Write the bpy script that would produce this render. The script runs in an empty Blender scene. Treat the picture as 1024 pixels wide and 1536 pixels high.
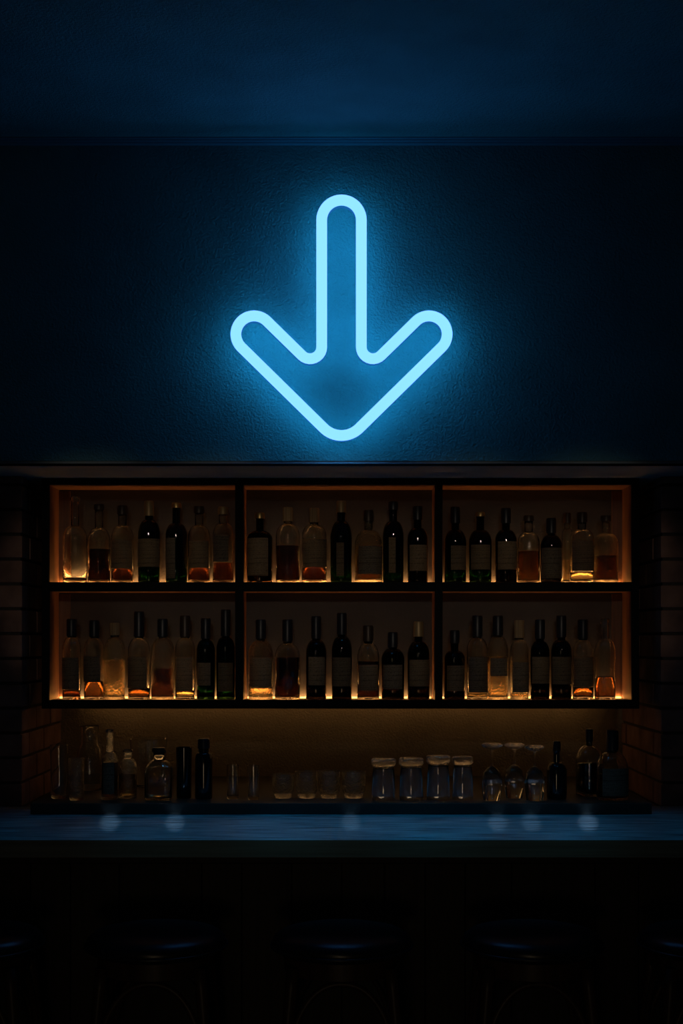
import bpy, bmesh, math, random
from mathutils import Vector, Matrix
random.seed(7)
PI = math.pi
sc = bpy.context.scene
COL = sc.collection
F = 2000.0; HX = 511.5; HY = 960.0; EYE = 1.627     # focal length in px, vanishing point, eye height

def WX(px, D): return (px-HX)/F*D
def WZ(py, D): return EYE-(py-HY)/F*D

# ------------------------------------------------------------------ materials
def mat(name, base=(.5,.5,.5), rough=.5, metal=0, trans=0, ior=1.45, spec=.5, coat=0):
    m = bpy.data.materials.new(name); m.use_nodes = True
    b = m.node_tree.nodes['Principled BSDF']
    b.inputs['Base Color'].default_value = (*base, 1)
    b.inputs['Roughness'].default_value = rough
    b.inputs['Metallic'].default_value = metal
    b.inputs['Transmission Weight'].default_value = trans
    b.inputs['IOR'].default_value = ior
    b.inputs['Specular IOR Level'].default_value = spec
    b.inputs['Coat Weight'].default_value = coat
    return m
def nodes(m): return m.node_tree.nodes, m.node_tree.links, m.node_tree.nodes['Principled BSDF']
def coords(m, scale=(1,1,1)):
    n, l, b = nodes(m)
    tc = n.new('ShaderNodeTexCoord'); mp = n.new('ShaderNodeMapping')
    mp.inputs['Scale'].default_value = scale
    l.new(tc.outputs['Object'], mp.inputs['Vector']); return mp.outputs['Vector']
def noise(m, scale, detail=3, vec=None, rough=.5):
    n, l, b = nodes(m); t = n.new('ShaderNodeTexNoise')
    t.inputs['Scale'].default_value = scale; t.inputs['Detail'].default_value = detail
    t.inputs['Roughness'].default_value = rough
    if vec: l.new(vec, t.inputs['Vector'])
    return t.outputs['Fac']
def bump(m, src, strength, dist):
    n, l, b = nodes(m); bp = n.new('ShaderNodeBump')
    bp.inputs['Strength'].default_value = strength; bp.inputs['Distance'].default_value = dist
    l.new(src, bp.inputs['Height']); l.new(bp.outputs['Normal'], b.inputs['Normal'])
def ramp(m, src, stops, dest='Base Color'):
    n, l, b = nodes(m); r = n.new('ShaderNodeValToRGB'); e = r.color_ramp.elements
    e[0].position, e[0].color = stops[0][0], (*stops[0][1], 1)
    e[1].position, e[1].color = stops[-1][0], (*stops[-1][1], 1)
    for p, c in stops[1:-1]:
        x = e.new(p); x.color = (*c, 1)
    l.new(src, r.inputs['Fac'])
    if dest: l.new(r.outputs['Color'], b.inputs[dest])
    return r.outputs['Color']
def emit(name, col, s):
    m = bpy.data.materials.new(name); m.use_nodes = True
    n = m.node_tree.nodes; n.clear()
    e = n.new('ShaderNodeEmission'); o = n.new('ShaderNodeOutputMaterial')
    e.inputs['Color'].default_value = (*col, 1); e.inputs['Strength'].default_value = s
    m.node_tree.links.new(e.outputs[0], o.inputs[0]); return m

M = {}
def plaster(name, col, rough=.75, st=.5):
    m = mat(name, col, rough, spec=.35)
    v = coords(m)
    a = noise(m, 125, 5, v, .6)
    bump(m, a, st, .011)
    n, l, b = nodes(m)
    big = noise(m, 5, 4, v)
    ramp(m, big, [(.3, tuple(c*.86 for c in col)), (.7, tuple(min(1, c*1.1) for c in col))])
    return m
M['wall'] = plaster('navy_plaster', (.17,.38,.385), .7, .9)
M['ceil'] = plaster('ceiling_plaster', (.22,.54,.56), .8, .9)
M['soffit'] = plaster('soffit_plaster', (.40,.50,.58), .8, .2)
M['niche'] = plaster('niche_plaster', (.20,.17,.12), .85, .6)
M['backpanel'] = plaster('back_panel_paint', (.07,.068,.07), .8, .15)
M['trim'] = mat('cornice_paint', (.12,.3,.38), .4)
M['black'] = mat('black_steel', (.003,.0036,.004), .7, spec=.15)
M['plinth'] = mat('black_stained_wood', (.02,.018,.013), .6)

def wood(name, dark, light, axis=0, rough=.45, fine=60, st=.25, along=.035, dist=.003):
    m = mat(name, light, rough)
    sc_ = [1,1,1]; sc_ = [fine]*3; sc_[axis] = fine*along
    v = coords(m, tuple(sc_))
    f = noise(m, 1.0, 6, v, .6)
    ramp(m, f, [(.3, dark), (.5, tuple((a+b)/2 for a, b in zip(dark, light))), (.72, light)])
    bump(m, f, st, dist); return m
M['cabwood'] = wood('walnut_cabinet_wood', (.085,.038,.017), (.21,.10,.05), 2, .5)
M['cabwoodh'] = wood('walnut_cabinet_wood_level', (.085,.038,.017), (.21,.10,.05), 0, .5)
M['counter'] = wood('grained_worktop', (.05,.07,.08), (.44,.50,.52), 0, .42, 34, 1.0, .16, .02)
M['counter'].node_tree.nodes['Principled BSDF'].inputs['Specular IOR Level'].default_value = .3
M['counteredge'] = wood('worktop_edge_wood', (.11,.065,.028), (.2,.12,.055), 0, .6, 60, .2)
M['board'] = wood('dark_counter_boards', (.018,.014,.009), (.045,.032,.019), 2, .6, 60, .3)
M['stoolwood'] = wood('dark_bentwood', (.035,.018,.009), (.085,.042,.02), 2, .4, 50, .1)
M['leather'] = mat('black_leather', (.012,.013,.015), .3, spec=.75)
bump(M['leather'], noise(M['leather'], 320, 3, coords(M['leather'])), .12, .001)
M['piping'] = mat('black_piping', (.02,.02,.022), .3, spec=.6)
M['floor'] = wood('dark_floor_boards', (.015,.01,.007), (.04,.028,.018), 0, .5, 25, .2)

mb = mat('brown_brick', (.2,.1,.07), .85)
vb = coords(mb)
ramp(mb, noise(mb, 9, 3, vb), [(.3, (.15,.085,.065)), (.55, (.27,.15,.115)), (.75, (.36,.22,.175))])
bump(mb, noise(mb, 90, 5, vb), .6, .004); M['brick'] = mb
mm = mat('brick_mortar', (.06,.05,.045), .95); bump(mm, noise(mm, 120, 4, coords(mm)), .6, .003); M['mortar'] = mm

M['clear'] = mat('clear_bottle_glass', (.93,.95,.93), .0, trans=1, ior=1.48)
ma = M['clear']; bump(ma, noise(ma, 55, 2, coords(ma)), .25, .004)
M['tumbler'] = mat('clear_drinking_glass', (.95,.96,.95), .0, trans=1, ior=1.48)
M['texglass'] = mat('hammered_clear_glass', (.93,.95,.92), .0, trans=1, ior=1.48)
mt = M['texglass']; bump(mt, noise(mt, 130, 2, coords(mt)), .55, .006)
M['green'] = mat('dark_green_glass', (.014,.05,.022), .02, trans=1, ior=1.5)
M['olive'] = mat('dark_brown_glass', (.018,.012,.008), .02, trans=1, ior=1.5)
M['ink'] = mat('black_glass', (.006,.008,.010), .05, spec=.6)
M['whisky'] = mat('amber_spirit', (.2,.075,.02), .0, trans=1, ior=1.36)
M['rum'] = mat('dark_rum', (.05,.014,.005), .0, trans=1, ior=1.36)
M['pale'] = mat('pale_spirit', (.8,.56,.28), .0, trans=1, ior=1.36)
M['cork'] = wood('cork', (.16,.09,.04), (.42,.27,.13), 2, .8, 120, .3)
M['tanfoil'] = mat('tan_foil', (.36,.24,.11), .45, .35)
M['goldfoil'] = mat('gold_foil', (.55,.36,.13), .35, .8)
M['darkfoil'] = mat('dark_foil', (.018,.018,.024), .38, .2)
M['brownfoil'] = mat('brown_foil', (.05,.03,.02), .4, .2)

def paper(name, col, dens):
    m = bpy.data.materials.new(name); m.use_nodes = True
    n, l, b = nodes(m)
    b.inputs['Roughness'].default_value = .8
    v = coords(m, (230, 230, 330))
    f = noise(m, 1, 2, v)
    v2 = coords(m, (9, 9, 500)); f2 = noise(m, 1, 1, v2)
    mx = n.new('ShaderNodeMath'); mx.operation = 'MULTIPLY'
    l.new(f, mx.inputs[0]); l.new(f2, mx.inputs[1])
    c = ramp(m, mx.outputs[0], [(.13, tuple(x*dens for x in col)), (.27, col), (.5, tuple(x*1.1 for x in col))])
    tr = n.new('ShaderNodeBsdfTranslucent'); ms = n.new('ShaderNodeMixShader')
    ms.inputs[0].default_value = .5
    l.new(c, tr.inputs['Color'])
    l.new(b.outputs[0], ms.inputs[1]); l.new(tr.outputs[0], ms.inputs[2])
    l.new(ms.outputs[0], n['Material Output'].inputs[0]); return m
M['paperA'] = paper('cream_paper', (.42,.29,.165), .42)
M['paperB'] = paper('buff_paper', (.36,.245,.13), .45)
M['paperC'] = paper('grey_paper', (.29,.22,.145), .35)

NEON = (.17, .74, 2.5)
M['neon'] = emit('neon_face_light', (.30,.82,2.4), 1.0)
M['neonside'] = emit('neon_side_light', (.008,.12,.38), 1.0)
M['neonback'] = emit('neon_back_light', (.07,1.0,2.3), 3.0)
M["led"] = emit("warm_led", (1.0,.43,.12), 36.0)
M['ledlow'] = emit('warm_led_under_cabinet', (1.0,.50,.17), 2.7)
M['diffuser'] = mat('amber_acrylic', (.33,.28,.2), .25, trans=1)
M['clearpin'] = mat('clear_acrylic', (.6,.7,.75), .2, trans=.6)

# ------------------------------------------------------------------ builders
def link(name, bm, m, parent=None, smooth=False):
    me = bpy.data.meshes.new(name)
    bmesh.ops.recalc_face_normals(bm, faces=bm.faces)
    bm.to_mesh(me); bm.free()
    if m is not None:
        for x in (m if isinstance(m, (list, tuple)) else [m]): me.materials.append(x)
    if smooth:
        for p in me.polygons: p.use_smooth = True
    o = bpy.data.objects.new(name, me); COL.objects.link(o)
    if parent: o.parent = parent
    return o
def sharp(o, deg=35):
    """smooth shading with hard edges kept sharp"""
    me = o.data; bm = bmesh.new(); bm.from_mesh(me)
    for e in bm.edges:
        if len(e.link_faces) == 2 and e.calc_face_angle(0) > math.radians(deg): e.smooth = False
    for f in bm.faces: f.smooth = True
    bm.to_mesh(me); bm.free(); return o
def thing(name, label, cat, loc=(0,0,0), group=None, rotz=0):
    o = bpy.data.objects.new(name, None); COL.objects.link(o)
    o.empty_display_size = .05
    o.location = loc; o.rotation_euler = (0,0,rotz)
    o['label'] = label; o['category'] = cat
    if group: o['group'] = group
    return o
def structure(name, bm, m, smooth=False):
    o = link(name, bm, m, None, smooth); o['kind'] = 'structure'; return o
def box(bm, x0, x1, y0, y1, z0, z1, bev=0, mi=0):
    vs = [bm.verts.new(p) for p in ((x0,y0,z0),(x1,y0,z0),(x1,y1,z0),(x0,y1,z0),(x0,y0,z1),(x1,y0,z1),(x1,y1,z1),(x0,y1,z1))]
    fs = [bm.faces.new([vs[i] for i in q]) for q in ((0,3,2,1),(4,5,6,7),(0,1,5,4),(1,2,6,5),(2,3,7,6),(3,0,4,7))]
    for f in fs: f.material_index = mi
    if bev:
        es = {e for f in fs for e in f.edges}
        bmesh.ops.bevel(bm, geom=list(es), offset=bev, segments=2, affect='EDGES', profile=.6)
def B(x0, x1, y0, y1, z0, z1, bev=0):
    bm = bmesh.new(); box(bm, x0, x1, y0, y1, z0, z1, bev); return bm
def lathe(prof, seg=36, square=None, cx=0, cy=0):
    """revolve (r, z) points; square=exponent gives a rounded-square section"""
    bm = bmesh.new(); rings = []
    for r, z in prof:
        if r < 1e-6: rings.append([bm.verts.new((cx, cy, z))]); continue
        ring = []
        for k in range(seg):
            a = 2*PI*k/seg; c, s = math.cos(a), math.sin(a); rr = r
            if square and r > square[1]:
                e = square[0]; rr = r/((abs(c)**e+abs(s)**e)**(1/e))
                t = min(1, (r-square[1])/(square[2]-square[1])); rr = r*(1-t)+rr*t
            ring.append(bm.verts.new((cx+rr*c, cy+rr*s, z)))
        rings.append(ring)
    for A, Bq in zip(rings, rings[1:]):
        if len(A) == 1 and len(Bq) == 1: continue
        for k in range(seg):
            j = (k+1) % seg
            if len(A) == 1: bm.faces.new((A[0], Bq[j], Bq[k]))
            elif len(Bq) == 1: bm.faces.new((A[k], A[j], Bq[0]))
            else: bm.faces.new((A[k], A[j], Bq[j], Bq[k]))
    return bm
def tube(pts, r, seg=12, bm=None, closed=False, r1=None):
    bm = bm or bmesh.new(); n = len(pts); rings = []
    P = [Vector(p) for p in pts]; up = None
    for i, p in enumerate(P):
        a = P[i-1] if (i or closed) else p; b = P[(i+1) % n] if (i < n-1 or closed) else p
        t = (b-a).normalized()
        if up is None: up = t.orthogonal().normalized()
        up = (up-t*up.dot(t)).normalized(); w = t.cross(up)
        rr = r if r1 is None else r+(r1-r)*i/(n-1)
        rings.append([bm.verts.new(p+rr*(math.cos(2*PI*k/seg)*up+math.sin(2*PI*k/seg)*w)) for k in range(seg)])
    for i in range(n if closed else n-1):
        A = rings[i]; C = rings[(i+1) % n]
        off = 0
        if closed and i == n-1:
            off = min(range(seg), key=lambda o: (A[0].co-C[o].co).length)
        for k in range(seg):
            bm.faces.new((A[k], A[(k+1) % seg], C[(k+1+off) % seg], C[(k+off) % seg]))
    if not closed:
        bm.faces.new(rings[0][::-1]); bm.faces.new(rings[-1])
    return bm

# ------------------------------------------------------------------ planes of the place
D_WALL = 4.25      # bulkhead wall with the sign
D_PIER = 4.55      # brick pier fronts
D_CAB = 4.60       # cabinet front
D_BACK = 5.19      # rear of the niche
Z_SOF = WZ(697, D_WALL)
Z_CEIL = 3.2125
Z_TOP = 1.06       # bar worktop
RX = 2.4           # half width of the room
Y0 = -1.6

structure('floor', B(-RX, RX, Y0, D_BACK+.1, -.1, 0), M['floor'])
structure('ceiling', B(-RX, RX, Y0, D_WALL+.1, Z_CEIL, Z_CEIL+.1), M['ceil'])
structure('wall_front', B(-RX, RX, D_WALL, D_WALL+.10, Z_SOF+.012, Z_CEIL), M['wall'])
structure('trim_1', B(-RX, RX, D_WALL+.004, D_PIER+.75, Z_SOF, Z_SOF+.012), M['soffit']).name = 'trim_soffit'
structure('wall_back', B(-RX, RX, D_BACK, D_BACK+.1, 0, Z_SOF), M['niche'])
structure('wall_left', B(-RX-.1, -RX, Y0, D_BACK+.1, 0, Z_CEIL), M['wall'])
structure('wall_right', B(RX, RX+.1, Y0, D_BACK+.1, 0, Z_CEIL), M['wall'])
structure('wall_rear', B(-RX, RX, Y0-.1, Y0, 0, Z_CEIL), M['wall'])
bm = bmesh.new()     # stepped cornice under the ceiling
box(bm, -RX, RX, D_WALL-.050, D_WALL, 3.2088, Z_CEIL-.0001, .0012)
box(bm, -RX, RX, D_WALL-.036, D_WALL, 3.2062, 3.2092, .0008)
box(bm, -RX, RX, D_WALL-.020, D_WALL, 3.2028, 3.2066, .0008)
structure('trim_2', bm, M['trim']).name = 'trim_cornice'
structure('trim_3', B(-RX, RX, D_WALL-.004, D_WALL+.004, Z_SOF-.004, Z_SOF+.003), M['black']).name = 'trim_wall_foot'

# brick piers either side of the niche: real bricks on a mortar core
def pier(side):
    xi = 479/F*D_PIER          # inner face of the pier
    xo = RX
    bm = bmesh.new()
    rnd = random.Random(3+side)
    c = .0848; bw = .225; g = .010; d = .105
    z = Z_TOP; row = 0
    core = .007
    a, b_ = sorted((side*(xi+core), side*(xo)))
    box(bm, a, b_, D_PIER+core, D_BACK-.001, 0, Z_SOF-.001, 0, 1)
    z = Z_TOP - 12*c
    while z < Z_SOF-.02:
        z1 = min(z+c-g, Z_SOF-.002); z0 = max(z, .001)
        # front face bricks
        off = 0 if row % 2 else -bw/2
        x = xi if row % 2 else xi
        first = True
        while x < xo-.02:
            w = (d+.0 if (row % 2 and first) else bw)-g
            x1 = min(x+w, xo)
            j = rnd.uniform(-.0025, .0025)
            a, b_ = sorted((side*x, side*x1))
            dep = bw-g if (row % 2 and first) else d
            box(bm, a, b_, D_PIER+j, D_PIER+dep, z0, z1, .0035)
            if first: corner = D_PIER+dep+g
            first = False; x += w+g
        # side (reveal) bricks
        y = corner
        while y < D_BACK-.03:
            y1 = min(y+bw-g, D_BACK-.002)
            j = rnd.uniform(-.0025, .0025)
            a, b_ = sorted((side*(xi+j), side*(xi+d)))
            box(bm, a, b_, y, y1, z0, z1, .0035)
            y = y1+g
        z += c; row += 1
    o = structure('wall_pier_left' if side < 0 else 'wall_pier_right', bm, [M['brick'], M['mortar']])
pier(-1); pier(1)

# ------------------------------------------------------------------ neon arrow
D_F = 4.115; T_DEP = .044
def arrow_px():
    pts = []
    def arc(cx, cy, r, a0, a1, n):
        for i in range(n+1):
            a = math.radians(a0+(a1-a0)*i/n); pts.append((cx+r*math.cos(a), cy+r*math.sin(a)))
    cx = 511.5; q = 45
    arc(cx, 327.5, 29.8, -90, 0, 10)                         # half of the top bend, to the right stem
    pts += [(cx+29.8, 327.5+k*32) for k in range(1, 6)]
    arc(cx+29.8+17.5, 519, 17.5, 180, 45, 10)                 # inner corner
    arc(cx+131.5, 499.5, 27.5, -135, 45, 20)                  # wing end
    arc(cx, 614, 38, 45, 90, 8)                               # tip
    half = pts
    full = half+[(2*cx-x, y) for x, y in half[::-1]][1:-1]
    return full
AP = arrow_px()
def resample(P, step):
    out = []
    for i, p in enumerate(P):
        q = P[(i+1) % len(P)]; L = math.dist(p, q); n = max(1, round(L/step))
        for k in range(n): out.append((p[0]+(q[0]-p[0])*k/n, p[1]+(q[1]-p[1])*k/n))
    return out
AP = resample(AP, 4)
path = [(WX(x, D_F), WZ(y, D_F)) for x, y in AP]
def sweep(path, prof, closed_prof=True):
    """prof: list of (offset sideways, depth y) swept round the closed path"""
    bm = bmesh.new(); rings = []; n = len(path)
    for i in range(n):
        a = path[i-1]; b = path[(i+1) % n]
        t = Vector((b[0]-a[0], b[1]-a[1])).normalized(); nx, nz = -t[1], t[0]
        rings.append([bm.verts.new((path[i][0]+nx*o, y, path[i][1]+nz*o)) for o, y in prof])
    m = len(prof)
    for i in range(n):
        A, C = rings[i], rings[(i+1) % n]
        for k in range(m if closed_prof else m-1):
            bm.faces.new((A[k], A[(k+1) % m], C[(k+1) % m], C[k]))
    return bm
hw = 8.1/F*D_F
sign = thing('neon_sign', 'glowing pale blue neon arrow pointing down, on the wall above the bar', 'neon sign', (0, D_WALL, WZ(475, D_F)))
INV = Matrix.Translation(-sign.location)
def signpart(name, bm, m, smooth=True):
    bmesh.ops.transform(bm, matrix=INV, verts=bm.verts)
    o = link(name, bm, m, sign); return sharp(o, 50) if smooth else o
signpart('light_face', sweep(path, [(-hw*math.cos(k*PI/10), D_F+.016-.016*math.sin(k*PI/10)) for k in range(11)], False), M['neon'])
o = signpart('side_housing', sweep(path, [(-hw, D_F+.016), (-hw, D_F+T_DEP), (hw, D_F+T_DEP), (hw, D_F+.016)], False), M['neonside'])
signpart('back_light', sweep(path, [(-hw*.7, D_F+T_DEP+.0005), (-hw*.7, D_F+T_DEP+.003), (hw*.7, D_F+T_DEP+.003), (hw*.7, D_F+T_DEP+.0005)]), M['neonback'])
for k in (0.02, .17, .33, .5, .67, .83):
    x, z = path[int(k*len(path))]
    bm = bmesh.new(); bmesh.ops.create_cone(bm, cap_ends=True, segments=16, radius1=.005, radius2=.005, depth=D_WALL-D_F-T_DEP-.003)
    bmesh.ops.rotate(bm, matrix=Matrix.Rotation(PI/2, 3, 'X'), verts=bm.verts)
    bmesh.ops.translate(bm, vec=(x, (D_WALL+D_F+T_DEP+.003)/2, z), verts=bm.verts)
    signpart('mounting_pin', bm, M['clearpin'])

# ------------------------------------------------------------------ wall shelf unit
cab = thing('bottle_shelf_unit', 'wide black-framed open shelf unit of six bays, lit orange, under the blue wall', 'shelf unit', (0, D_CAB, WZ(1063, D_CAB)))
CI = Matrix.Translation(-cab.location)
def cp(name, bm, m):
    bmesh.ops.transform(bm, matrix=CI, verts=bm.verts); return link(name, bm, m, cab)
X = lambda px: WX(px, D_CAB)
Z = lambda py: WZ(py, D_CAB)
D_PAN = D_CAB+.172
FD = .014
zt1, zt0 = Z_SOF, Z(727)
# front frame: black bars
bars = []
for a, b_ in ((62,73),(352,364),(652,663),(947,958)):
    cp('frame_post', B(X(a), X(b_), D_CAB, D_CAB+FD, Z(1063), zt1-.001, .001), M['black'])
for a, b_ in ((716,727),(873,887),(1050,1063)):
    for x0, x1 in ((73,352),(364,652),(663,947)):
        cp('frame_rail', B(X(x0), X(x1), D_CAB+.0005, D_CAB+FD-.0005, Z(b_), min(Z(a), zt1-.001), .001), M['black'])
# wooden carcass behind
e = .0008
for a, b_ in ((62,73),(352,364),(652,663),(947,958)):
    cp('side_panel' if a in (62, 947) else 'divider', B(X(a)+e, X(b_)-e, D_CAB+FD, D_PAN, Z(1063)+.012, zt1-.002), M['cabwood'])
for a, b_, nm in ((716,727,'top_board'),(873,887,'shelf'),(1050,1063,'bottom_board')):
    for x0, x1 in ((73,352),(364,652),(663,947)):
        cp(nm, B(X(x0)-e, X(x1)+e, D_CAB+FD, D_PAN, Z(b_)+(.012 if b_ == 1063 else e), min(Z(a), zt1-.002)-e), M['cabwoodh'])
cp('back_panel', B(X(62), X(958), D_PAN, D_PAN+.012, Z(1063), zt1-.002), M['backpanel'])
for s, (a, b_) in enumerate(((86.5,104.5),(917,934.5))):
    for (u, v) in ((728, 873), (888, 1050)):
        D = D_PAN-.008
        cp('corner_stile', B(WX(a, D), WX(b_, D), D, D_PAN, Z(v)+.001, Z(u)-.001), M['cabwood'])
for s in (-1, 1):   # brackets back to the niche wall
    cp('wall_bracket', B(s*.8-.02, s*.8+.02, D_PAN+.012, D_BACK, Z(1063)+.05, Z(1063)+.09), M['black'])
for y in (873, 1050):
    for x0, x1 in ((73,352),(364,652),(663,947)):
        l_ = cp('light_strip', B(X(x0)+.004, X(x1)-.004, D_PAN-.016, D_PAN-.0085, Z(y)-e, Z(y)+.0045), M['led'])
        cp('added_strip_lip', B(X(x0)+.001, X(x1)-.001, D_PAN-.0215, D_PAN-.0195, Z(y)-e, Z(y)+.0056), M['diffuser'])  # added amber lip, dims and tints the strip's direct glare
cp('under_light', B(X(85), X(935), 5.12, 5.135, Z(1063)+.004, Z(1063)+.010), M['ledlow'])
cp('under_light', B(X(80), X(940), 4.632, 4.636, Z(1063)+.008, Z(1063)+.0115), M['ledlow'])  # extra hidden strip, added for warm glints on the ledge glassware
cp('light_rail', B(X(85), X(935), 5.115, 5.14, Z(1063)+.010, Z(1063)+.018), M['black'])
for s in (-1, 1): cp('rail_arm', B(s*.8-.02, s*.8+.02, 5.12, 5.138, Z(1063)+.018, Z(1063)+.05), M['black'])

# ------------------------------------------------------------------ bottles
ORD = ['first', 'second', 'third', 'fourth', 'fifth', 'sixth', 'seventh', 'eighth']
def bottle_profile(R, H, zs, zn, rn, wall=.0028, base=.006, punt=.008, lip=True):
    out = [(0, punt), (R*.55, punt*.8), (R*.82, .0012), (R*.9, 0), (R*.97, .0016), (R, .006)]
    out += [(R, .006+(zs-.006)*k/4) for k in range(1, 5)]
    N = 12
    sh = []
    for k in range(1, N+1):
        t = k/N; s = (1-math.cos(t*PI/2)); s = s**.95
        s = s*(1-.12*math.sin(t*PI)) if False else s
        sh.append((R-(R-rn)*s, zs+(zn-zs)*math.sin(t*PI/2)**1.15 if t < 1 else zn))
    out += sh
    out += [(rn*.99, zn+(H-zn)*.35), (rn*.97, H-.016)]
    if lip: out += [(rn*1.13, H-.014), (rn*1.15, H-.006), (rn*1.08, H-.001), (rn*.9, H)]
    else: out += [(rn*.97, H-.001), (rn*.9, H)]
    ri = rn-wall*.9
    inn = [(ri*.97, H-.003), (ri, zn+.002)]
    Ri = R-wall
    for (r, z) in sh[::-1][1:]: inn.append((max(r-wall, ri), z-wall*.3))
    inn += [(Ri, zs-.004), (Ri, .014), (Ri*.9, base+.003), (Ri*.55, base+punt*.7), (0, base+punt)]
    return out+inn, out, Ri
def liquid_bm(R, zs, zn, rn, lvl, wall=.0028, base=.006, punt=.008, sq=None):
    Ri = R-wall-.0004
    pr = [(0, base+punt+.0008), (Ri*.55, base+punt*.7+.0008), (Ri*.9, base+.004), (Ri, .0145)]
    if lvl <= zs-.004: pr += [(Ri, lvl-.001), (Ri*.96, lvl), (0, lvl)]
    else:
        pr += [(Ri, zs-.004)]
        N = 12; r = Ri
        for k in range(1, N+1):
            t = k/N; s = (1-math.cos(t*PI/2))**.95
            r = R-(R-rn)*s-wall-.0008; z = zs+(zn-zs)*math.sin(t*PI/2)**1.15-wall*.3-.0004
            if z > lvl: break
            pr.append((r, z))
        pr += [(pr[-1][0]-.001, lvl), (0, lvl)]
    return lathe(pr, 36, sq)
def patch(R, a0, a1, z0, z1, n=16, sq=None, thick=.0005):
    bm = bmesh.new()
    def pt(a, r, z):
        c, s = math.cos(a), math.sin(a); rr = r
        if sq: e_ = sq[0]; rr = r/((abs(c)**e_+abs(s)**e_)**(1/e_))
        return (rr*c, rr*s, z)
    rows = []
    for k in range(n+1):
        a = a0+(a1-a0)*k/n
        rows.append([bm.verts.new(pt(a, R+.0004, z0)), bm.verts.new(pt(a, R+.0004, z1)), bm.verts.new(pt(a, R+.0004+thick, z1)), bm.verts.new(pt(a, R+.0004+thick, z0))])
    for A, C in zip(rows, rows[1:]):
        for k in range(4): bm.faces.new((A[k], A[(k+1)%4], C[(k+1)%4], C[k]))
    bm.faces.new(rows[0]); bm.faces.new(rows[-1][::-1])
    return bm
GLASS = {'c': 'clear', 't': 'texglass', 'g': 'green', 'o': 'olive'}
CAPM = {'cork': 'cork', 'tan': 'tanfoil', 'gold': 'goldfoil', 'dark': 'darkfoil', 'brown': 'brownfoil'}
LIQM = {'r': 'rum', 'w': 'whisky', 'p': 'pale'}
def bottle(cx, w, top, yn, ys, kind, cap, lab, liq, text, group, zb, D, neck=12.5, paperm='paperA', square=False, lip=True):
    """all of cx..liq in photograph pixels; zb is the height it stands at"""
    k = D/F
    R = w/2*k*.985; H = (WZ(top, D)-zb); zs = WZ(ys, D)-zb; zn = WZ(yn, D)-zb; rn = neck/2*k
    wine = kind in 'go'
    t = thing('wine_bottle' if wine else 'spirit_bottle', text, 'bottle', (WX(cx, D), D, zb), group, 0)
    sq = (7, R*.6, R) if square else None
    prof, _, Ri = bottle_profile(R, H, zs, zn, rn, lip=lip)
    sharp(link('glass', lathe(prof, 40, sq), M[GLASS[kind]], t), 60)
    if cap:
        c, ye = cap
        zc = WZ(ye, D)-zb; rc = rn*1.19+.0006
        zc = max(zc, zn+.004)
        if c == 'cork' or c == 'tan2':
            body = [(0, H+.0004), (rc*.93, H+.0004), (rc, H+.002), (rc, H+.010), (rc*.92, H+.0125), (0, H+.0125)]
            # stopper: head over the lip plus a collar down the neck
            body = [(rn*1.18, zc), (rc, zc+.0006), (rc, H+.001), (rc*.93, H+.004), (0, H+.0045), (0, H+.0006), (rn*1.18, H+.0004)]
            sharp(link('cork_stopper', lathe(body, 28), M['cork'], t), 40)
        else:
            body = [(rn*1.18, zc), (rn*1.18+.0009, zc), (rn*1.19+.0009, H-.004), (rn*1.1, H+.0014), (0, H+.0016), (0, H+.0005), (rn*1.16, H+.0003)]
            sharp(link('foil_capsule', lathe(body, 28), M[CAPM[c]], t), 40)
    if lab:
        x0, x1, y0, y1 = lab
        half = w/2*.985
        def ang(px):
            u = max(-.985, min(.985, (px-cx)/half))
            if square: return -PI/2+math.atan2(u, 1)
            return -PI/2+math.asin(u)
        z0, z1 = WZ(y1, D)-zb, WZ(y0, D)-zb
        z1 = min(z1, zs+.002)
        o = link('paper_label', patch(R, ang(x0), ang(x1), max(z0, .004), z1, sq=((7, 0, 0) if square else None)), M[paperm], t)
        sharp(o, 40)
    if liq:
        c, yl = liq
        sharp(link('liquid', liquid_bm(R, zs, zn, rn, WZ(yl, D)-zb, sq=sq), M[LIQM[c]], t), 60)
    return t

ZS1 = Z(873)-e+.0006; ZS2 = Z(1050)-e+.0006
G = 'bottles on the lit shelves'
# cx, width, top, neck base, shoulder, glass, cap, label box, liquid, paper, wording, (depth, neck)
UL = [
 (112,37,745,789,806,'c',None,None,('r',868),'', 'tall clear bottle, nearly empty, no label'),
 (148,34,757,792,810,'c',('brown',765),None,('r',824),'', 'clear bottle with dark amber spirit, no label'),
 (183,34,759,788,806,'c',('brown',772),(167.5,198.5,811,853),('r',854),'paperA', 'clear bottle with beige label above dark spirit'),
 (223,33.5,752,780,800,'g',('tan',774),(207,239,809,851),None,'paperB', 'dark green bottle with tan capsule and wide label'),
 (264,33,755,785,802,'g',('gold',762),(250,264,808,868),None,'paperC', 'dark green bottle with long neck, label turned aside'),
 (298,33.5,760,788,804,'c',('brown',770),(284,313,812,852),('r',853),'paperB', 'clear bottle with grey-brown label over dark spirit'),
 (334,32,761,785,803,'c',('tan',772),(320,343,803,843),('r',845),'paperC', 'clear bottle with tan capsule, half filled with dark spirit'),
]
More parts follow.
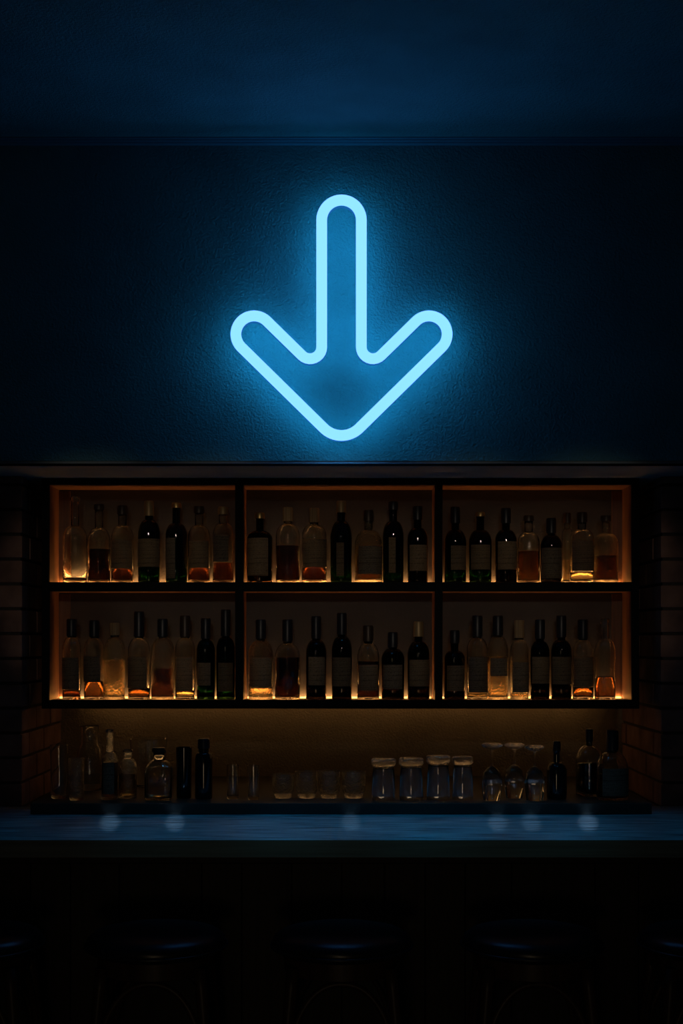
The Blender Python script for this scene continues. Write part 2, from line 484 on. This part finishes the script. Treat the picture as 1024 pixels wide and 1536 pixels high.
UM = [
 (389,39,770,796,808,'o',('gold',778),(371.5,402,808,864),None,'paperA', 'squat dark bottle with gold cap and tall label'),
 (431,37,763,786,803,'c',('cork',782),None,('r',819),'', 'clear bottle with fat cork and dark amber spirit'),
 (470.5,38,764,787,803,'c',('cork',784),(454,490,809,851),('r',852),'paperB', 'broad clear bottle with cork and wide pale label'),
 (511,33,752,782,806,'g',('tan',769),(504,515,815,865),None,'paperB', 'tall green-black bottle with gold foil top and narrow label'),
 (552,42,766,795,815,'t',('brown',782),(537,572,820,862),('w',819),'paperC', 'broad clear bottle with wrinkled shoulder, label low on front'),
 (589,32,753,782,802,'g',('dark',765),(582,592,807,860),None,'paperB', 'tall dark green bottle with slim side label'),
 (625.6,31,760,792,808,'o',('dark',780),(613.5,639,818,857),None,'paperA', 'dark wine bottle with small square label'),
]
UR = [
 (682,33.5,761,795,812,'g',('dark',785),(674.5,697.5,819.5,855.5),None,'paperA', 'dark green bottle with small buff label'),
 (719.5,34.5,769,795,812,'g',('gold',775),(705,733,818,855),None,'paperB', 'dark green bottle with slightly crooked label'),
 (758,33,763,795,810,'o',('dark',785),(745,774,813,855),None,'paperA', 'brown-black bottle with tall buff label'),
 (792,33.5,774,798,812,'c',('brown',782),None,('w',827),'', 'clear bottle of amber spirit, no label'),
 (826,32,778,803,818,'o',('dark',800),(811,841,822.5,868),None,'paperC', 'short dark bottle with big low label'),
 (850,17,770,793,803,'c',('brown',785),None,('p',840),'', 'slim clear bottle half hidden behind its neighbour'),
 (872,37.5,769,794,808,'c',('brown',784),(856,887.5,812,857),('p',860),'paperA', 'clear bottle with bright backlit label'),
 (908,37,774,800,815,'t',('brown',782),None,('r',834),'', 'clear bottle of dark amber spirit by side panel'),
]
LL = [
 (107,28,929,956,972,'c',('dark',955),(92.5,119,986,1034),('r',1036),'paperC', 'slim clear bottle with dark cap beside left side panel'),
 (141,31.5,931,957,974,'c',('dark',955),(125.5,151.5,984,1022),('w',1023),'paperC', 'clear bottle with label over amber spirit'),
 (171.5,32,936,956,975,'t',('cork',953),None,('p',990),'', 'clear hammered-glass bottle glowing orange, with cork'),
 (208,33.5,918,957,974,'c',('dark',955),(191.5,221,985,1032),('w',1034),'paperB', 'clear bottle with tall dark foil neck and wide label'),
 (243.5,35,929,957,975,'t',('dark',955),None,('r',1003),'', 'stout clear bottle with dark filling and no label'),
 (277,30,924,957,972,'c',('brown',956),(264.5,289,985,1036),('p',1037),'paperA', 'bright-edged clear bottle with tall label and brown cap'),
 (308,28,928,960,975,'g',('dark',958),(296.5,316,994,1028),None,'paperA', 'slim dark green bottle with small label'),
 (338,28.5,915,956,972,'g',('dark',955),(328,349,994,1037),None,'paperB', 'tall green bottle at right end of bay'),
]
LM = [
 (390.5,37,930,961,980,'t',('dark',958),(374.5,407,986,1030),('p',1032),'paperA', 'clear bottle with warm glowing base and wide label'),
 (430.5,38.5,930,965,984,'c',('dark',962),None,('r',986),'', 'clear bottle full of nearly black spirit'),
 (473.5,31.5,925,960,978,'o',('dark',958),(462.5,486.5,985,1027.5),None,'paperA', 'dark wine bottle with square label'),
 (512,31,920,955,975,'o',('dark',952),(498.5,525,986,1029),None,'paperB', 'tallest dark wine bottle, label on its front'),
 (551.5,34,939,965,985,'c',('brown',962),(538,565.5,997,1035.5),('r',992),'paperA', 'short clear bottle with brown cap and dark spirit'),
 (588.5,35,949,973,988,'o',('dark',971),(574,602,997,1033),None,'paperC', 'squat dark wine bottle with low label'),
 (627,34,933,962,982,'o',('tan',955),(613,642.5,989.5,1029),None,'paperB', 'dark wine bottle with gold capsule'),
]
LR = [
 (681,32,946,976,988,'o',('dark',965),(669,694.5,998,1036),None,'paperA', 'short dark bottle with buff label'),
 (715,32,924,957,974,'c',('dark',956),(701.5,730,985,1038),('p',1040),'paperC', 'clear bottle with dark foil cap and tall backlit label'),
 (746,31,924,955,974,'t',('dark',954),(734,759,987,1014),('p',985),'paperC', 'rippled clear bottle with tall cap, glowing at foot'),
 (778,28.5,932,960,976,'t',('cork',957),(767,792,993,1038),('p',1040),'paperC', 'slim rippled clear bottle with cork and dark collar'),
 (809,29,930,962,978,'o',('dark',958),(796.5,822,985,1025),None,'paperB', 'dark wine bottle with capsule, label reaching shoulder'),
 (841,31,924,960,976,'o',('dark',956),(827,855,985,1026),None,'paperB', 'tall dark wine bottle with square label'),
 (873.5,31.5,930,960,978,'c',('dark',959),(859,889,985,1030),('w',1032),'paperA', 'clear bottle, bright label over amber spirit'),
 (906.5,31.5,928,958,976,'c',None,None,('w',1016),'', 'open-necked clear bottle beside right side panel'),
]
def shelf_row(rows, bay, zb, skipnum=False):
    for i, (cx,w,top,yn,ys,kd,cap,lab,liq,pp,tx) in enumerate(rows):
        D = 4.672+random.uniform(-.006, .006); nk = 12.0 if kd in 'go' else 12.6
        if w == 17: D = 4.722; nk = 9
        if abs(cx-872) < 1: D = 4.655
        where = '%s from left, %s bay' % (ORD[i], bay)
        bottle(cx,w,top,yn,ys,kd,cap,lab,liq, tx+', '+where, 'bottles in the %s bay' % bay, zb, D, nk, pp or 'paperA')
shelf_row(UL, 'upper left', ZS1); shelf_row(UM, 'upper middle', ZS1); shelf_row(UR, 'upper right', ZS1)
shelf_row(LL, 'lower left', ZS2); shelf_row(LM, 'lower middle', ZS2); shelf_row(LR, 'lower right', ZS2)

# ------------------------------------------------------------------ bar counter and ledge
Y_CF = 3.78
ct = thing('bar_worktop', 'long grained wooden bar top catching the blue light', 'bar top', (0, Y_CF, Z_TOP))
bm = B(-RX+.002, RX-.002, 0, D_PIER+.0-Y_CF-.002, -.0508, 0, .0015)
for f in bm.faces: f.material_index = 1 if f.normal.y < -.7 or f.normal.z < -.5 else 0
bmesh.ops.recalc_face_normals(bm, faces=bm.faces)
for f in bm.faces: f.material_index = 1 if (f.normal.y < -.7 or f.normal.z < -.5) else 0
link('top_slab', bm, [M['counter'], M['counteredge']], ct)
Y_BODY = 3.98
cb = thing('bar_counter', 'dark panelled wooden bar front behind the stools', 'bar counter', (0, Y_BODY, 0))
link('body', B(-RX+.003, RX-.003, .020, .52, .0, Z_TOP-.052), M['plinth'], cb)
cuts = [-300,-215,-110,-20,45,105,178,302,362,437,512,576,637,697,767,892,957,1030,1120,1210,1330]
for a, b_ in zip(cuts, cuts[1:]):
    link('front_board', B(WX(a, Y_BODY)+.0012, WX(b_, Y_BODY)-.0012, 0, .019, .10, Z_TOP-.10, .0025), M['board'], cb)
link('top_rail', B(-RX+.003, RX-.003, -.006, .0195, Z_TOP-.098, Z_TOP-.052, .002), M['board'], cb)
link('kick_board', B(-RX+.003, RX-.003, .008, .0195, .0, .098, .002), M['board'], cb)

D_LF = 4.33; Z_L = WZ(1205, D_LF)
lg = thing('back_ledge', 'low black ledge along the back of the bar top', 'ledge', (0, D_LF, Z_TOP))
lx0, lx1 = WX(45, D_LF), WX(977, D_LF)
link('ledge_board', B(lx0, lx1, 0, D_BACK-D_LF-.002, .001, Z_L-Z_TOP, .002), M['plinth'], lg)

# ------------------------------------------------------------------ glassware on the ledge
def at(py_base): return (EYE-Z_L)*F/(py_base-HY)      # depth whose ledge point shows at that row
GL = 'glassware on the ledge'
def hollow(prof_out, wall=.0022, base=.006):
    """open vessel: outer (r,z) from foot edge up to the rim"""
    inn = [(max(r-wall, .0005), z) for r, z in prof_out[::-1] if z > base+.001]
    pr = [(0, 0)]+prof_out+[(prof_out[-1][0]-wall*.5, prof_out[-1][1]+.0008)]+inn
    rb = max(inn[-1][0], .001)
    return pr+[(rb*.92, base), (0, base)]
def vessel(name, label, cat, cx, D, pr, m='tumbler', flip=False, group=GL, sq=None, pname='glass_wall'):
    t = thing(name, label, cat, (WX(cx, D), D, Z_L), group)
    if flip:
        H = max(z for r, z in pr); pr = [(r, H-z) for r, z in pr]
    o = sharp(link(name if False else 'bowl', lathe(pr, 40, sq), M[m], t), 50)
    o.name = pname
    return t
def tumbler(cx, w, top, base, label, flip=False, taper=.9, cut=False, rimw=0, m='tumbler'):
    D = at(base); k = D/F; H = WZ(top, D)-Z_L; R = w/2*k
    p = [(R*taper*.92, 0), (R*taper, .003)]+[(R*(taper+(1-taper)*j/8), .003+(H-.004)*j/8) for j in range(1, 9)]
    return vessel('tumbler', label, 'glass', cx, D, hollow(p, .0024, .010), m, flip)
tumbler(88, 27, 1117, 1197, 'tall clear glass at far left end of ledge')
tumbler(114, 24, 1137, 1200, 'shorter clear glass right of the far left one', m='texglass')
tumbler(348.5, 18, 1147, 1198, 'slim clear shot glass, left of the pair mid ledge', taper=.97)
tumbler(379.5, 18, 1148, 1199, 'slim clear shot glass, right of the pair mid ledge', taper=.97)
# carafe
D = at(1185); k = D/F
p = [(17*k,0),(19*k,.004),(20*k,.03),(20*k,.11),(18*k,.14),(13.5*k,.16),(12.5*k,.19),(13.5*k,.225),(15*k,WZ(1088,D)-Z_L)]
vessel('carafe', 'tall clear glass carafe with open mouth at left of ledge', 'carafe', 134, D, hollow(p, .0028, .009))
bottle(164,25,1094,1128,1142,'t',None,(156,172,1143,1190),('w',1143),'small clear bottle with amber glow at shoulder, left of ledge', 'bottles on the ledge', Z_L, at(1199), 10.5, 'paperC')
bottle(191,28,1124,1138,1150,'t',None,None,('p',1160),'short round clear bottle left of the square one', 'bottles on the ledge', Z_L, at(1197), 13, 'paperC')
bottle(238,41,1122,1140,1156,'c',('brown',1128),None,('p',1150),'square clear bottle with short neck on ledge', 'bottles on the ledge', Z_L, at(1199), 17, 'paperC', square=True)
D = at(1180); k = D/F
p = [(18*k,0),(20*k,.004),(23*k,.05),(26*k,.10),(28*k,WZ(1108,D)-Z_L)]
vessel('glass_pitcher', 'wide clear pitcher standing behind the square bottle', 'pitcher', 222, D, hollow(p, .0028, .01))
# dark beaker
D = at(1197); k = D/F; H = WZ(1121, D)-Z_L
p = [(10*k,0),(11*k,.003),(11.2*k,.05),(11.5*k,H*.6),(12*k,H)]
vessel('shaker_cup', 'plain black cylindrical cup left of the black bottle', 'cup', 275.5, D, hollow(p, .002, .006), 'ink', pname='cup_wall')
def inkbottle(cx, w, top, yn, ys, label, base=1198, neck=12, lab=None, band=False):
    D = at(base); k = D/F
    R = w/2*k; H = WZ(top, D)-Z_L; zs = WZ(ys, D)-Z_L; zn = WZ(yn, D)-Z_L; rn = neck/2*k
    t = thing('dark_bottle', label, 'bottle', (WX(cx, D), D, Z_L), 'bottles on the ledge')
    pr, _, _ = bottle_profile(R, H, zs, zn, rn)
    sharp(link('glass', lathe(pr, 40), M['ink'], t), 60)
    body = [(rn*1.2, H-.03), (rn*1.2+.001, H-.03), (rn*1.22, H-.001), (rn, H+.003), (0, H+.003), (0, H+.001), (rn*1.15, H+.0005)]
    sharp(link('screw_cap', lathe(body, 24), M['darkfoil'], t), 40)
    return t
inkbottle(305, 26, 1109, 1128, 1139, 'black glass bottle with orange streak, beside the black cup', neck=15)
inkbottle(834, 30, 1113, 1143, 1156, 'matte black bottle right of the upturned wine glasses', neck=9.5)
bottle(883,41,1094,1118,1140,'c',('dark',1112),None,('r',1144),'round-shouldered bottle of dark liquor with slender neck, right of ledge', 'bottles on the ledge', Z_L, at(1193), 9, 'paperC')
bottle(917.5,48,1096,1128,1152,'c',('dark',1125),(900,940,1151,1192),('r',1160),'large wide bottle with label at right end of ledge', 'bottles on the ledge', Z_L, at(1199), 15, 'paperC')
# low cut-glass bowls
for i, (cx, w, tp) in enumerate(((424,34,1161),(459,34,1157),(493,33,1156),(530,36,1157))):
    D = at(1197); k = D/F; H = WZ(tp, D)-Z_L; R = w/2*k
    p = [(R*.7,0),(R*.78,.003),(R*.8,.012),(R*.96,.024),(R*1.0,.05),(R*.98,H-.012),(R*1.03,H)]
    txt = ['first low cut-glass bowl, left end of the row', 'second low cut-glass bowl from left', 'third low cut-glass bowl from left', 'fourth low cut-glass bowl, beside the upturned tumblers'][i]
    vessel('cut_glass_bowl', txt, 'bowl', cx, D, hollow(p, .003, .018), 'texglass', pname='bowl_wall', group='cut-glass bowls in the middle of the ledge')
# upturned tumblers with thick hammered feet
for i, (cx, w, tp) in enumerate(((574.5,38,1137),(616,38,1136),(656.5,37,1132.5),(693,33,1134))):
    D = at(1199.5); k = D/F; H = WZ(tp, D)-Z_L; R = w/2*k
    t = thing('upturned_tumbler', '%s of four upturned thick-footed tumblers mid ledge' % ['first (leftmost)','second from left','third from left','last (rightmost)'][i], 'glass', (WX(cx, D), D, Z_L), 'upturned tumblers on the ledge')
    ro = [(R*.93, 0), (R*.94, .02), (R*.90, H*.5), (R*.84, H-.034)]
    ri = [(r-.0024, max(z, 0)) for r, z in ro[::-1]]
    pr = ro+[(R*.80, H-.030), (R*.80, H-.0285), (0, H-.0285), (0, H-.036)]+[(R*.72, H-.036)]+ri+[(R*.93, 0)]
    sharp(link('cup', lathe(pr, 40), M['tumbler'], t), 50)
    ft = [(0, H-.0283), (R*.80, H-.0283), (R*.97, H-.021), (R, H-.012), (R*.95, H-.004), (R*.8, H), (0, H)]
    sharp(link('foot', lathe(ft, 40), M['texglass'], t), 60)
# upturned wine glasses
for i, (cx, w, tp, fw) in enumerate(((737,31,1114,32),(770.5,30,1114,31),(801,31,1117,29))):
    D = at((1200, 1198, 1200)[i])+(0, .03, 0)[i]; k = D/F; H = WZ(tp, D)-Z_L; R = w/2*k; Rf = fw/2*k
    t = thing('upturned_wine_glass', '%s of three upturned wine glasses on the ledge' % ['leftmost','middle one','rightmost'][i], 'wine glass', (WX(cx, D), D, Z_L), 'upturned wine glasses on the ledge')
    hb = .108
    ro = [(R*.80,0),(R*.9,.02),(R*.99,.05),(R*.97,.07),(R*.80,.092),(R*.45,.106),(.0042,.113)]
    ri = [(max(r-.0016, .0), z-.0012) for r, z in ro[::-1][1:-1]]
    pr = ro+[(0,.1132),(0,.109)]+ri+[(R*.80-.0014, 0), (R*.80, 0)]
    sharp(link('bowl', lathe(pr, 40), M['tumbler'], t), 60)
    st = [(0,.1134),(.0042,.1134),(.0034,.13),(.0034,H-.032),(.006,H-.024),(.006,H-.0235),(0,H-.0235)]
    sharp(link('stem', lathe(st, 20), M['tumbler'], t), 60)
    ft = [(0,H-.0233),(.006,H-.0233),(Rf*.6,H-.018),(Rf,H-.010),(Rf,H-.006),(Rf*.7,H-.001),(0,H)]
    sharp(link('foot', lathe(ft, 40), M['texglass'], t), 60)

# ------------------------------------------------------------------ bar stools
def stool():
    D = 3.60; R = .190; zt = .842
    t = thing('bar_stool', '', 'bar stool', (0, D, 0), 'bar stools along the counter')
    seat = [(0, zt-.052), (R-.022, zt-.052), (R-.014, zt-.049), (R-.006, zt-.040), (R-.001, zt-.030), (R-.006, zt-.016), (R-.022, zt-.004), (R-.05, zt+.003), (R-.1, zt+.007), (0, zt+.009)]
    link('seat', lathe(seat, 64), M['leather'], t, True)
    ring = [(R*math.cos(2*PI*k/64), R*math.sin(2*PI*k/64), zt-.036) for k in range(64)]
    link('seat_piping', tube(ring, .0042, 10, closed=True), M['piping'], t, True)
    apr = [(R-.034, zt-.052), (R-.034, zt-.098), (R-.037, zt-.101), (R-.050, zt-.101), (R-.052, zt-.098), (R-.052, zt-.052), (R-.034, zt-.052)]
    sharp(link('seat_apron', lathe(apr, 64), M['stoolwood'], t), 40)
    top, bot = .128, .168
    for sx in (-1, 1):
        for sy in (-1, 1):
            pts = [(sx*(top+(bot-top)*u)+sx*.010*math.sin(u*PI), sy*(top*.86+(bot-top*.86)*u), (zt-.075)*(1-u)) for u in [j/14 for j in range(15)]]
            pts = [(x*.93 if False else x, y, z) for x, y, z in pts]
            link('leg', tube(pts, .0165, 14, r1=.0135), M['stoolwood'], t, True)
    def legxy(z):
        u = 1-z/(zt-.075); return top+(bot-top)*u+.010*math.sin(u*PI), top*.86+(bot-top*.86)*u
    def hoop(ax):
        pts = []
        for j in range(25):
            a = PI*j/24; hh = math.sin(a)
            z = .52+(zt-.115-.52)*hh**.8
            lx, ly = legxy(z)
            w_ = (lx if ax else ly)*math.cos(a)*(1 if abs(math.cos(a)) < 1 else 1)
            w_ = math.copysign(abs(math.cos(a))**.9, math.cos(a))*((lx if ax else ly)-.012)
            pts.append((w_, z))
        return pts
    for s in (-1, 1):
        link('arched_brace', tube([(x, s*(legxy(z)[1]), z) for x, z in hoop(True)], .0085, 10), M['stoolwood'], t, True)
        link('arched_brace', tube([(s*(legxy(z)[0]), y, z) for y, z in hoop(False)], .0085, 10), M['stoolwood'], t, True)
    lx, ly = legxy(.27); rr = math.hypot(lx, ly)-.004
    link('foot_ring', tube([(rr*math.cos(2*PI*k/48), rr*math.sin(2*PI*k/48), .27) for k in range(48)], .010, 12, closed=True), M['stoolwood'], t, True)
    return t
def copy_thing(r):
    c = r.copy(); COL.objects.link(c)
    for ch in list(r.children):
        d = ch.copy(); COL.objects.link(d); d.parent = c
    return c
s0 = stool()
SL = ['round black leather bar stool cut off by the left edge of the photo',
      'round black leather bar stool, second from left along the counter',
      'round black leather bar stool in the middle, directly below the arrow',
      'round black leather bar stool, second from right along the counter',
      'round black leather bar stool cut off by the right edge of the photo']
for i, px in enumerate((-42, 234, 512, 797, 1063)):
    s = s0 if i == 0 else copy_thing(s0)
    s.location = (WX(px, 3.6), 3.6, 0); s['label'] = SL[i]

# ------------------------------------------------------------------ added fill lights, all out of view
def spot(name, loc, target, energy, size, blend, col, r):
    d = bpy.data.lights.new(name, 'SPOT'); d.energy = energy; d.spot_size = size; d.spot_blend = blend
    d.color = col; d.shadow_soft_size = r
    o = bpy.data.objects.new(name, d); COL.objects.link(o); o.location = loc
    o.rotation_euler = (Vector(target)-Vector(loc)).to_track_quat('-Z', 'Y').to_euler(); return o
# bare point light, used for the added dim warm fill
def point(name, loc, energy, col, r):
    d = bpy.data.lights.new(name, 'POINT'); d.energy = energy; d.color = col; d.shadow_soft_size = r
    o = bpy.data.objects.new(name, d); COL.objects.link(o); o.location = loc; return o
for x in (-.80, -.40, 0, .40, .80):        # added unseen spots that brighten the bottles and labels
    spot('shelf_fill_spot', (x*.8, .2, 2.6), (x, 4.65, 1.77), 21, math.radians(11), .35, (1.0,.82,.62), .05)
for px, e_ in ((165,800),(262,800),(525,520),(745,650),(795,600),(880,1050)):     # added very narrow beams from the camera end, streaking the bar top
    x = WX(px, 4.15); spot('added_streak_spot', (x*.04, -.1, 1.72), (x, 4.14, Z_TOP), e_, math.radians(1.0), 1, (.40,.66,1.0), .004)
for x, p in ((-.76, 11), (-.36, 25), (.04, 34), (.44, 32), (.82, 15)):
    spot('bar_fill_spot', (x, 3.2, 3.18), (x, 4.01, Z_TOP), p, math.radians(25), .75, (.03,.45,1.0), .05)  # added blue fill for the worktop, no fitting in view
spot('warm_fill', (-.2, -.6, .75), (0, 4, .75), 6, math.radians(40), 1, (1.0,.74,.45), .2)  # added low warm fill for the counter front and stools
point('warm_fill', (-.7, -.6, 1.9), 1.4, (1.0,.72,.45), .12)  # added weak warm fill from behind the camera

w = bpy.data.worlds.new('night'); sc.world = w; w.use_nodes = True
w.node_tree.nodes['Background'].inputs['Color'].default_value = (.02,.05,.08,1)
w.node_tree.nodes['Background'].inputs['Strength'].default_value = .02

cam = bpy.data.cameras.new('camera'); co = bpy.data.objects.new('camera', cam); COL.objects.link(co)
co.location = (0, 0, EYE); co.rotation_euler = (PI/2, 0, 0)
cam.sensor_fit = 'VERTICAL'; cam.sensor_height = 36; cam.lens = F/1536*36
cam.shift_y = (HY-768)/1536; cam.clip_start = .02
sc.camera = co
vs = sc.view_settings; vs.view_transform = 'Standard'; vs.look = 'None'; vs.exposure = 0; vs.gamma = 1; vs.use_curve_mapping = False
cy = sc.cycles
cy.use_denoising = True; cy.max_bounces = 20; cy.transmission_bounces = 18; cy.glossy_bounces = 6; cy.transparent_max_bounces = 12
cy.sample_clamp_indirect = 4; cy.caustics_reflective = True; cy.caustics_refractive = True; cy.blur_glossy = .3
